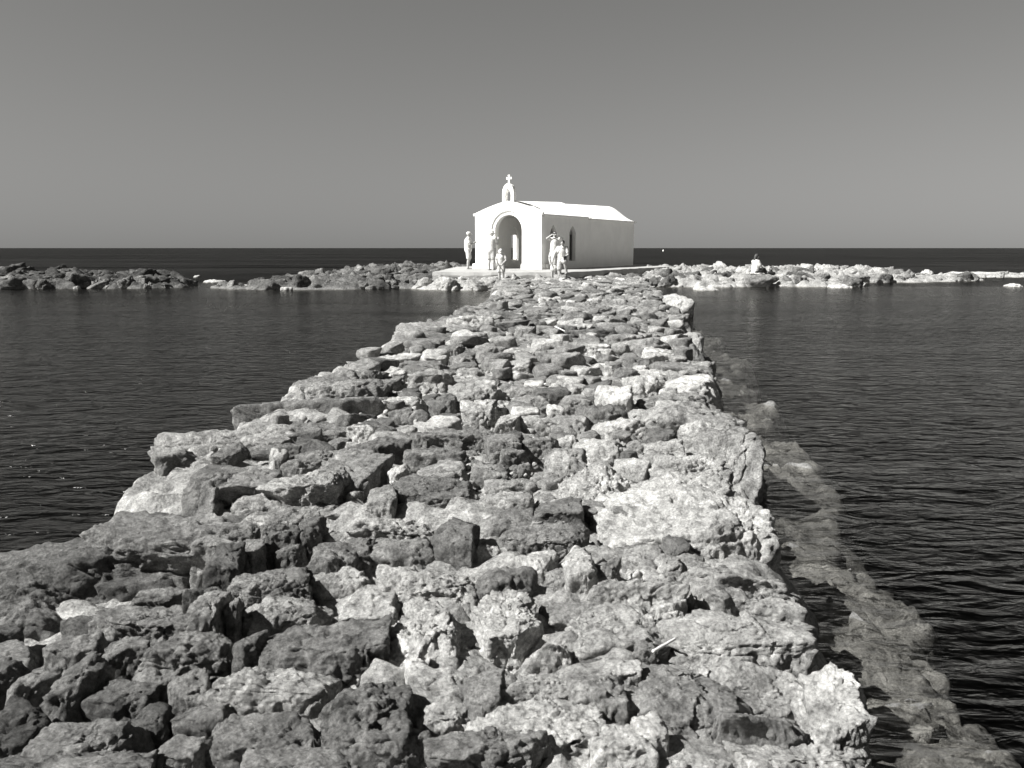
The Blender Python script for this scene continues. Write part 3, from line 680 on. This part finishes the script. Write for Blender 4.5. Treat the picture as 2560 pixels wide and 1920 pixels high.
def roof(v0, v1, rise0, rise1, base, hw, th, name):
    b = bmesh.new(); us = lin(-hw, hw, 48); ring = []
    for v, rise in ((v0, rise0), (v1, rise1)):
        ring.append(([b.verts.new((u, v, cosr(u, rise, base, hw))) for u in us], [b.verts.new((u, v, cosr(u, rise, base, hw) - th)) for u in us]))
    (t0, b0), (t1, b1) = ring
    for i in range(len(us) - 1):
        b.faces.new((t0[i], t0[i+1], t1[i+1], t1[i])); b.faces.new((b0[i], b1[i], b1[i+1], b0[i+1]))
        b.faces.new((t0[i], b0[i], b0[i+1], t0[i+1])); b.faces.new((t1[i], t1[i+1], b1[i+1], b1[i]))
    for i in (0, -1): b.faces.new((t0[i], t1[i], b1[i], b0[i]))
    return bm_obj(name, b, MAT_WHITE, chapel)
roof(0.063, 5.05, .62, .80, EAVE + .012, HW + .05, .09, 'roof')
roof(5.053, 11.15, .79, .90, EAVE - .05, HW + .05, .09, 'roof')
def box_part(name, c, s, mat=MAT_WHITE, parent=None, bev=0.012):
    b = bmesh.new(); bmesh.ops.create_cube(b, size=1, matrix=Matrix.Translation(c) @ Matrix.Diagonal((*s, 1)))
    bmesh.ops.bevel(b, geom=list(b.edges), offset=bev, segments=2, affect='EDGES')
    return bm_obj(name, b, mat, parent or chapel)
box_part('eave_block', (-HW - .02, .07, EAVE + .02), (.16, .2, .12))
box_part('eave_block', (HW + .005, .07, EAVE + .02), (.10, .2, .12))
box_part('plinth', (1.31, .12, .12), (1.14, .32, .24))
box_part('plinth', (-1.40, .12, .12), (1.20, .32, .24))
box_part('plinth', (HW + .04, .85, .12), (.22, 1.1, .238))
box_part('water_spout', (HW + .06, 4.95, EAVE - .03), (.16, .12, .10))
# bell arch on the gable
def bell_top(u):
    t = abs(u) / .31; return 3.05 + .50 + .44 * (1 - t ** 2.2) ** 0.55 if t < 1 else 3.05 + .50
bell_us = [.31 * math.sin(a) for a in lin(-1.57, 1.57, 40)] + [.16 * math.sin(a) for a in lin(-1.57, 1.57, 20)]
belfry = bm_obj('bell_arch', wall_bm(bell_us, bell_top, [(-.16, .16, 3.14, point_head(0, .16, 3.50, .28))], 0.02, 0.27, 3.0), MAT_WHITE, chapel)
b = bmesh.new()
for (c, s) in (((0, .15, 4.17), (.085, .085, .42)), ((-.085, .15, 4.24), (.09, .075, .08)), ((.085, .15, 4.24), (.09, .075, .08)), ((-.125, .15, 4.24), (.03, .08, .11)), ((.125, .15, 4.24), (.03, .08, .11)), ((0, .15, 4.375), (.11, .08, .03))):
    bmesh.ops.create_cube(b, size=1, matrix=Matrix.Translation(c) @ Matrix.Diagonal((*s, 1)))
bm_obj('cross', b, MAT_WHITE, chapel)

# ------------------------------------------------------------------ people
def cone(bm, a, b, ra, rb, flat=1.0, axis=None, seg=14):
    """tapered capsule from a to b; flat = depth/width ratio of the section"""
    a, b = Vector(a), Vector(b); d = b - a; L = max(d.length, 1e-5); z = d / L
    x = Vector(axis) if axis else (Vector((1, 0, 0)) if abs(z.x) < .9 else Vector((0, 1, 0)))
    x = (x - z * x.dot(z)).normalized(); y = z.cross(x)
    rings = []
    for k in range(5): t = math.pi / 2 * k / 4.5 - math.pi / 2; rings.append((ra * math.sin(t), ra * math.cos(t)))
    rings.append((0, ra)); rings.append((L, rb))
    for k in range(1, 5): t = math.pi / 2 * k / 4.5; rings.append((L + rb * math.sin(t), rb * math.cos(t)))
    loops = []
    for h, r in rings:
        loops.append([bm.verts.new(a + z * h + x * (r * math.cos(q)) + y * (r * flat * math.sin(q))) for q in [6.2832 * i / seg for i in range(seg)]])
    for A, B in zip(loops[:-1], loops[1:]):
        for i in range(seg): bm.faces.new((A[i], A[(i+1) % seg], B[(i+1) % seg], B[i]))
    bm.faces.new(loops[0][::-1]); bm.faces.new(loops[-1])
def ball(bm, c, r, s=(1, 1, 1)):
    bmesh.ops.create_icosphere(bm, subdivisions=3, radius=r, matrix=Matrix.Translation(c) @ Matrix.Diagonal((*s, 1)))
def rem(o, v, it=3):
    m = o.modifiers.new('join', 'REMESH'); m.mode = 'VOXEL'; m.voxel_size = v; m.use_smooth_shade = True
    s = o.modifiers.new('soften', 'SMOOTH'); s.iterations = it; s.factor = 0.5
    return o
def V3(*a): return Vector(a)
def hand(bm, w, d, k, side, curl=0.5):
    """palm + five fingers from wrist w along direction d"""
    d = Vector(d).normalized(); up = V3(0, 0, 1) if abs(d.z) < .8 else V3(0, 1, 0)
    x = d.cross(up).normalized(); n = x.cross(d).normalized()
    palm = w + d * .085 * k; cone(bm, w, palm, .026 * k, .036 * k, .55, axis=x)
    for i, (o, L) in enumerate(((-.030, .055), (-.010, .07), (.010, .066), (.030, .05))):
        p0 = palm + x * o * k; p1 = p0 + d * L * .5 * k - n * .008 * k; p2 = p1 + (d * (1 - curl) - n * curl).normalized() * L * .55 * k
        cone(bm, p0, p1, .0105 * k, .010 * k, seg=8); cone(bm, p1, p2, .010 * k, .008 * k, seg=8)
    t0 = w + d * .03 * k + x * .022 * side * k; t1 = t0 + (d * .6 + x * side * .7).normalized() * .05 * k
    cone(bm, t0, t1, .013 * k, .010 * k, seg=8); cone(bm, t1, t1 + d * .03 * k, .010 * k, .008 * k, seg=8)
def build_person(loc, yaw, hgt, label, J, shirt=MAT_CLOTH, trouser=MAT_CLOTH2, hat=None, hair=None, bottoms='shorts', group=None, fem=False):
    """J overrides joints (metres for a 1.75 m figure; x = right, y = forward, z = up)."""
    k = hgt / 1.75
    D = dict(pel=(0, 0, .95), chest=(0, 0, 1.30), neck=(0, 0, 1.49), head=(0, .03, 1.635), look=(0, 1, 0),
             ls=(-.185, 0, 1.43), rs=(.185, 0, 1.43), le=(-.24, -.02, 1.14), re=(.24, -.02, 1.14), lw=(-.25, .08, .90), rw=(.25, .08, .90),
             lh=(-.09, 0, .92), rh=(.09, 0, .92), lk=(-.10, .03, .50), rk=(.10, .03, .50), la=(-.11, -.02, .085), ra=(.11, -.02, .085), lt=None, rt=None)
    D.update(J); P = {n: (Vector(v) * k if v is not None and n != 'look' else v) for n, v in D.items()}
    for s in 'lr':
        if P[s + 't'] is None: P[s + 't'] = P[s + 'a'] + V3(0, .17, -.055) * k
    look = Vector(P['look']).normalized(); side = look.cross(V3(0, 0, 1)).normalized(); upv = side.cross(look)
    hd = P['head']
    b = bmesh.new()
    cone(b, P['pel'], P['chest'], .135 * k, .145 * k, .68, axis=(1, 0, 0)); cone(b, P['chest'], P['neck'] - V3(0, 0, .07) * k, .145 * k, .10 * k, .65, axis=(1, 0, 0))
    cone(b, P['neck'] - V3(0, 0, .05) * k, hd - upv * .04 * k, .056 * k, .05 * k)
    hb = bmesh.new()
    R = Matrix((side, look, upv)).transposed().to_4x4()
    bmesh.ops.create_icosphere(b, subdivisions=3, radius=.108 * k, matrix=Matrix.Translation(hd + upv * .02 * k) @ R @ Matrix.Diagonal((.76, .95, 1.0, 1)))
    cone(b, hd + look * .03 * k, hd + look * .055 * k - upv * .085 * k, .06 * k, .035 * k, .9)       # jaw
    cone(b, hd + look * .088 * k + upv * .02 * k, hd + look * .108 * k - upv * .015 * k, .010 * k, .016 * k, seg=8)   # nose
    cone(b, hd + look * .085 * k - upv * .047 * k - side * .02 * k, hd + look * .085 * k - upv * .047 * k + side * .02 * k, .009 * k, .009 * k, seg=8)   # mouth
    cone(b, hd + look * .086 * k + upv * .038 * k - side * .035 * k, hd + look * .086 * k + upv * .038 * k + side * .035 * k, .010 * k, .010 * k, seg=8)   # brow above the eye sockets
    for q in (-1, 1): cone(b, hd + side * q * .078 * k - upv * .02 * k, hd + side * q * .082 * k + upv * .025 * k, .014 * k, .018 * k, .6, seg=8)         # ears
    for s, q in (('l', -1), ('r', 1)):
        cone(b, P[s+'s'], P[s+'e'], .065 * k, .054 * k); cone(b, P[s+'e'], P[s+'w'], .054 * k, .036 * k)
        hand(b, P[s+'w'], P.get(s+'hd') if P.get(s+'hd') is not None else P[s+'w'] - P[s+'e'], k, -q, .5)
        cone(b, P[s+'h'], P[s+'k'], .10 * k, .067 * k); cone(b, P[s+'k'], P[s+'k'] * .55 + P[s+'a'] * .45 + V3(0, -.012, 0) * k, .070 * k, .072 * k)
        cone(b, P[s+'k'] * .55 + P[s+'a'] * .45 + V3(0, -.012, 0) * k, P[s+'a'], .072 * k, .048 * k); cone(b, P[s+'a'] - V3(0, .03, .04) * k, P[s+'t'], .036 * k, .034 * k, .75)
    body = rem(bm_obj('person', b, MAT_SKIN), .011 * k)
    hb.free()
    body.location = loc; body.rotation_euler = (0, 0, yaw); tag(body, label, 'person', group)
    # shirt
    b = bmesh.new(); hem = P['pel'] - V3(0, 0, .02) * k
    cone(b, hem, P['chest'], .20 * k, .205 * k, .92, axis=(1, 0, 0)); cone(b, P['chest'], P['neck'] - V3(0, 0, .08) * k, .205 * k, .14 * k, .82, axis=(1, 0, 0))
    for s in 'lr':
        cone(b, P['neck'] - V3(0, 0, .07) * k, P[s+'s'], .08 * k, .078 * k); cone(b, P[s+'s'], P[s+'s'] * .4 + P[s+'e'] * .6, .08 * k, .08 * k)
    rem(bm_obj('shirt', b, shirt, body), .014 * k)
    # trousers / skirt
    b = bmesh.new()
    if bottoms == 'skirt':
        m = (P['lk'] + P['rk']) / 2; cone(b, P['pel'], P['pel'] * .35 + m * .65, .15 * k, .225 * k, .8, axis=(1, 0, 0))
    else:
        e = {'shorts': .88, 'long': None}[bottoms]
        cone(b, P['pel'] + V3(0, 0, .03) * k, (P['lh'] + P['rh']) / 2, .195 * k, .19 * k, .92, axis=(1, 0, 0))
        for s in 'lr':
            if e: cone(b, P[s+'h'], P[s+'h'] * (1 - e) + P[s+'k'] * e, .135 * k, .125 * k)
            else:
                cone(b, P[s+'h'], P[s+'k'], .104 * k, .078 * k); cone(b, P[s+'k'], P[s+'a'], .078 * k, .06 * k)
    rem(bm_obj('skirt' if bottoms == 'skirt' else ('shorts' if bottoms == 'shorts' else 'trousers'), b, trouser, body), .014 * k)
    for s in 'lr':
        b = bmesh.new(); cone(b, P[s+'a'] - V3(0, .035, .062) * k, P[s+'t'] - V3(0, -.01, .012) * k, .036 * k, .038 * k, .6, axis=(1, 0, 0))
        bm_obj('shoe', b, MAT_SHOE, body, True)
    if hair:
        b = bmesh.new(); bmesh.ops.create_icosphere(b, subdivisions=3, radius=.116 * k, matrix=Matrix.Translation(hd + upv * .035 * k - look * .018 * k) @ R @ Matrix.Diagonal((.80, .92, .92, 1)))
        if hair == 'long':
            cone(b, hd - look * .05 * k, hd - look * .07 * k - upv * .19 * k, .085 * k, .06 * k)
        rem(bm_obj('hair', b, MAT_HAIR if hair != 'light' else MAT_GREYHAIR, body), .014 * k, 2)
    if hat:
        b = bmesh.new(); bmesh.ops.create_icosphere(b, subdivisions=3, radius=.12 * k, matrix=Matrix.Translation(hd + upv * .055 * k) @ R @ Matrix.Diagonal((.86, 1.0, .72, 1)))
        brim = .055 if hat == 'cap' else .04
        cone(b, hd + look * .07 * k + upv * .045 * k, hd + look * (.09 + brim) * k + upv * .03 * k, .075 * k, .05 * k, .18, axis=side)
        if hat == 'sunhat':
            cone(b, hd + upv * .035 * k, hd + upv * .045 * k, .15 * k, .12 * k)
        rem(bm_obj('hat', b, MAT_CLOTH, body), .011 * k, 2)
    return body, P
def to_world(body, p):
    c, s = math.cos(body.rotation_euler.z), math.sin(body.rotation_euler.z)
    return Vector((p.x * c - p.y * s, p.x * s + p.y * c, p.z)) + body.location
def phone(at, rz, label, group=None):
    b = bmesh.new(); bmesh.ops.create_cube(b, size=1, matrix=Matrix.Diagonal((.075, .012, .15, 1)))
    bmesh.ops.bevel(b, geom=list(b.edges), offset=.004, segments=2, affect='EDGES')
    b2 = bmesh.new(); bmesh.ops.create_cube(b2, size=1, matrix=Matrix.Translation((.02, .007, .05)) @ Matrix.Diagonal((.022, .004, .022, 1)))
    o = bm_obj('phone', b, MAT_BLACK); bm_obj('lens', b2, MAT_BLACK, o)
    o.location = at; o.rotation_euler = (-.4, 0, rz); tag(o, label, 'phone', group); return o
def still_camera(at, rz, label):
    b = bmesh.new(); bmesh.ops.create_cube(b, size=1, matrix=Matrix.Diagonal((.14, .05, .09, 1)))
    bmesh.ops.create_cube(b, size=1, matrix=Matrix.Translation((0, 0, .055)) @ Matrix.Diagonal((.055, .045, .03, 1)))
    bmesh.ops.bevel(b, geom=list(b.edges), offset=.006, segments=2, affect='EDGES')
    o = bm_obj('camera_body', b, MAT_BLACK)
    b2 = bmesh.new(); cone(b2, (0, .02, 0), (0, .10, 0), .036, .034); bm_obj('lens', b2, MAT_BLACK, o, True)
    o.location = at; o.rotation_euler = (0, 0, rz); tag(o, label, 'camera'); return o

# man in a cap beside the porch's left corner, facing right, holding a phone up in front of him
b1, P1 = build_person((-2.07, 39.6, PZ), math.radians(-85), 1.73, 'man in a white cap and pale shirt standing outside the porch corner', dict(
    re=(.23, .10, 1.16), rw=(.12, .33, 1.28), le=(-.22, .10, 1.16), lw=(-.06, .33, 1.24), lk=(-.10, .04, .5), look=(0, 1, -.05)), hat='cap', trouser=MAT_CLOTH)
phone(to_world(b1, (P1['rw'] + V3(-.04, .12, .10))), math.radians(-85), 'dark phone held up by the man in the white cap')
# man with a sun hat, seen from behind, in front of the arch
b2, P2 = build_person((-0.93, 37.9, PZ), math.radians(-25), 1.75, 'man seen from behind in front of the porch arch, hat and pale shorts', dict(
    re=(.25, .10, 1.18), rw=(.16, .32, 1.33), le=(-.22, .12, 1.15), lw=(-.02, .33, 1.28), lk=(-.11, .02, .5), rk=(.10, .02, .5)), hat='sunhat', hair='light')
phone(to_world(b2, (P2['rw'] + V3(-.05, .12, .09))), math.radians(-25), 'dark phone held by the man standing in front of the arch')
# boy with a hat stepping down the rocks
b3, P3 = build_person((-0.42, 33.3, 0.345), math.radians(172), 1.28, 'boy in a white sun hat picking his way over the rocks below the terrace', dict(
    head=(.02, .10, 1.60), neck=(0, .07, 1.47), chest=(0, .05, 1.28), look=(.05, 1, -.8), ls=(-.185, .05, 1.41), rs=(.185, .05, 1.41),
    le=(-.27, .12, 1.12), lw=(-.12, .28, .96), re=(.28, .08, 1.12), rw=(.20, .28, .93), lk=(-.10, .08, .5), rk=(.11, .03, .5)), hat='sunhat', hair='light')
# woman photographing towards the camera, on the terrace
b4, P4 = build_person((1.98, 39.1, PZ), math.radians(178), 1.72, 'woman in a loose white top raising both arms to photograph beside the chapel wall', dict(
    le=(-.36, .10, 1.45), lw=(-.12, .20, 1.63), re=(.36, .10, 1.45), rw=(.12, .20, 1.63), lhd=(.8, .5, .1), rhd=(-.8, .5, .1)), hair='long', bottoms='shorts', fem=True)
phone(to_world(b4, V3(0, .24, 1.66) * (1.72 / 1.75)), math.radians(178), 'small camera phone held at eye level by the woman in the loose white top').rotation_euler = (0, math.pi / 2, math.radians(178))
# man with a camera strap stepping down from the terrace, one knee raised
b5, P5 = build_person((2.02, 33.75, 0.33), math.radians(160), 1.66, 'man with dark hair and camera strap stepping down from the terrace, one knee bent', dict(
    pel=(0, 0, .93), chest=(-.03, .08, 1.27), neck=(-.05, .15, 1.45), head=(-.07, .20, 1.585), look=(-.1, 1, -.55), ls=(-.215, .10, 1.40), rs=(.15, .10, 1.40),
    le=(-.30, .12, 1.10), lw=(-.20, .30, 1.02), re=(.30, .10, 1.12), rw=(.36, .16, .88), lh=(-.09, 0, .90), lk=(-.20, .30, .82), la=(-.25, .16, .38), rk=(.10, .03, .49), ra=(.10, -.03, .085)), hair='short')
k5 = 1.66 / 1.75
still_camera(to_world(b5, V3(-.24, .36, 1.0) * k5), math.radians(150), 'black camera in the hand of the man stepping off the terrace')
b = bmesh.new()
pts = [V3(.10, .06, 1.47), V3(.02, .19, 1.42), V3(.05, .25, 1.30), V3(.16, .22, 1.12), V3(.2, .14, .98)]
for a, c in zip(pts[:-1], pts[1:]): cone(b, a * k5, c * k5, .011, .011, seg=8)
bm_obj('strap', b, MAT_BLACK, b5, True)
# woman in a skirt half hidden behind him
b6, P6 = build_person((1.72, 34.05, 0.34), math.radians(175), 1.34, 'girl in a white skirt mostly hidden behind the man with the camera strap', dict(
    le=(-.25, .02, 1.14), re=(.26, .06, 1.15), rw=(.22, .2, .95), head=(-.05, .08, 1.60), look=(-.2, 1, -.5)), hair='light', bottoms='skirt', trouser=MAT_CLOTH, fem=True)
# woman sitting on the reef
sit = ground(1888, 684, 0.56)
b7, P7 = build_person((sit.x, sit.y, 0.56 - 0.86), math.radians(-70), 1.68, 'woman with dark hair in a pale top sitting on a white towel on the reef', dict(
    pel=(0, 0, .98), chest=(0, .03, 1.30), lh=(-.09, 0, .96), rh=(.09, 0, .96), lk=(-.12, .42, 1.12), rk=(.12, .40, 1.05), la=(-.10, .62, .80), ra=(.11, .66, .78),
    le=(-.25, .10, 1.18), lw=(-.12, .34, 1.12), re=(.25, .12, 1.18), rw=(.12, .36, 1.08), head=(0, .05, 1.64), look=(0, 1, -.2)), hair='long', shirt=MAT_CLOTH, trouser=MAT_HAIR)
seat = link('rock', reef_variant(4, 3), None, ree); seat.location = (sit.x + .2, sit.y, 0.22); seat.scale = (.75, .55, .46); set_tone(seat, .33)
b = bmesh.new(); g = 9; vv = [[b.verts.new((-.32 + .64 * i / (g-1), -.25 + .5 * j / (g-1), .02 * math.sin(i * 1.3 + j) - .16 * max(0, abs(-.32 + .64 * i / (g-1)) - .22) - .3 * max(0, .25 - .5 * j / (g-1) - .12))) for j in range(g)] for i in range(g)]
for i in range(g - 1):
    for j in range(g - 1): b.faces.new((vv[i][j], vv[i+1][j], vv[i+1][j+1], vv[i][j+1]))
bmesh.ops.solidify(b, geom=list(b.faces), thickness=.03)
t = bm_obj('towel', b, MAT_CLOTH, None, True); t.location = (sit.x + .02, sit.y - .05, .60); tag(t, 'white towel spread on a reef rock under the seated woman', 'towel')
b = bmesh.new(); cone(b, (-.10, 0, .11), (.10, 0, .11), .11, .11, .8); cone(b, (0, 0, .1), (0, 0, .22), .10, .07, .7)
bag = rem(bm_obj('bag', b, MAT_BLACK), .015); bag.location = (sit.x + .64, sit.y - .08, .46); tag(bag, 'black bag set down on the reef beside the seated woman', 'bag')
b = bmesh.new()
for a, c in zip([V3(-.06, 0, .26), V3(-.03, 0, .36), V3(.03, 0, .36)], [V3(-.03, 0, .36), V3(.03, 0, .36), V3(.06, 0, .26)]): cone(b, a, c, .012, .012, seg=8)
bm_obj('handle', b, MAT_BLACK, bag, True)

# ------------------------------------------------------------------ small things
def stick(p0, p1, z0, z1, r, label):
    a = ground(*p0, z0); c = ground(*p1, z1); b = bmesh.new(); q = random.Random(3); n = 7; pts = [a.lerp(c, i / n) + V3(q.uniform(-.15, .15) * r, q.uniform(-.15, .15) * r, q.uniform(-.15, .15) * r) for i in range(n + 1)]
    for i in range(n): cone(b, pts[i] - a, pts[i + 1] - a, r * (1 - .04 * i), r * (1 - .04 * (i + 1)), seg=8)
    o = rem(bm_obj('stick', b, MAT_STICK), r * .5, 1); o.location = a; tag(o, label, 'stick')
stick((1634, 1628), (1688, 1597), .50, .50, .006, 'thin bleached stick lying across pale rocks near the water edge')
stick((1388, 816), (1412, 828), .46, .46, .012, 'short pale stick on the rocks in the middle of the causeway')
bp = ground(1658, 628, 0); b = bmesh.new(); cone(b, (0, 0, -.1), (0, 0, .35), .38, .34); cone(b, (0, 0, .5), (0, 0, 1.0), .12, .04)
bu = bm_obj('buoy', b, MAT_WHITE, None, True); bu.location = bp; tag(bu, 'tiny white buoy far out on the open sea', 'buoy')
print('ROCKS', NROCK, 'TRIS', TRIS, 'FILL', len(cand))
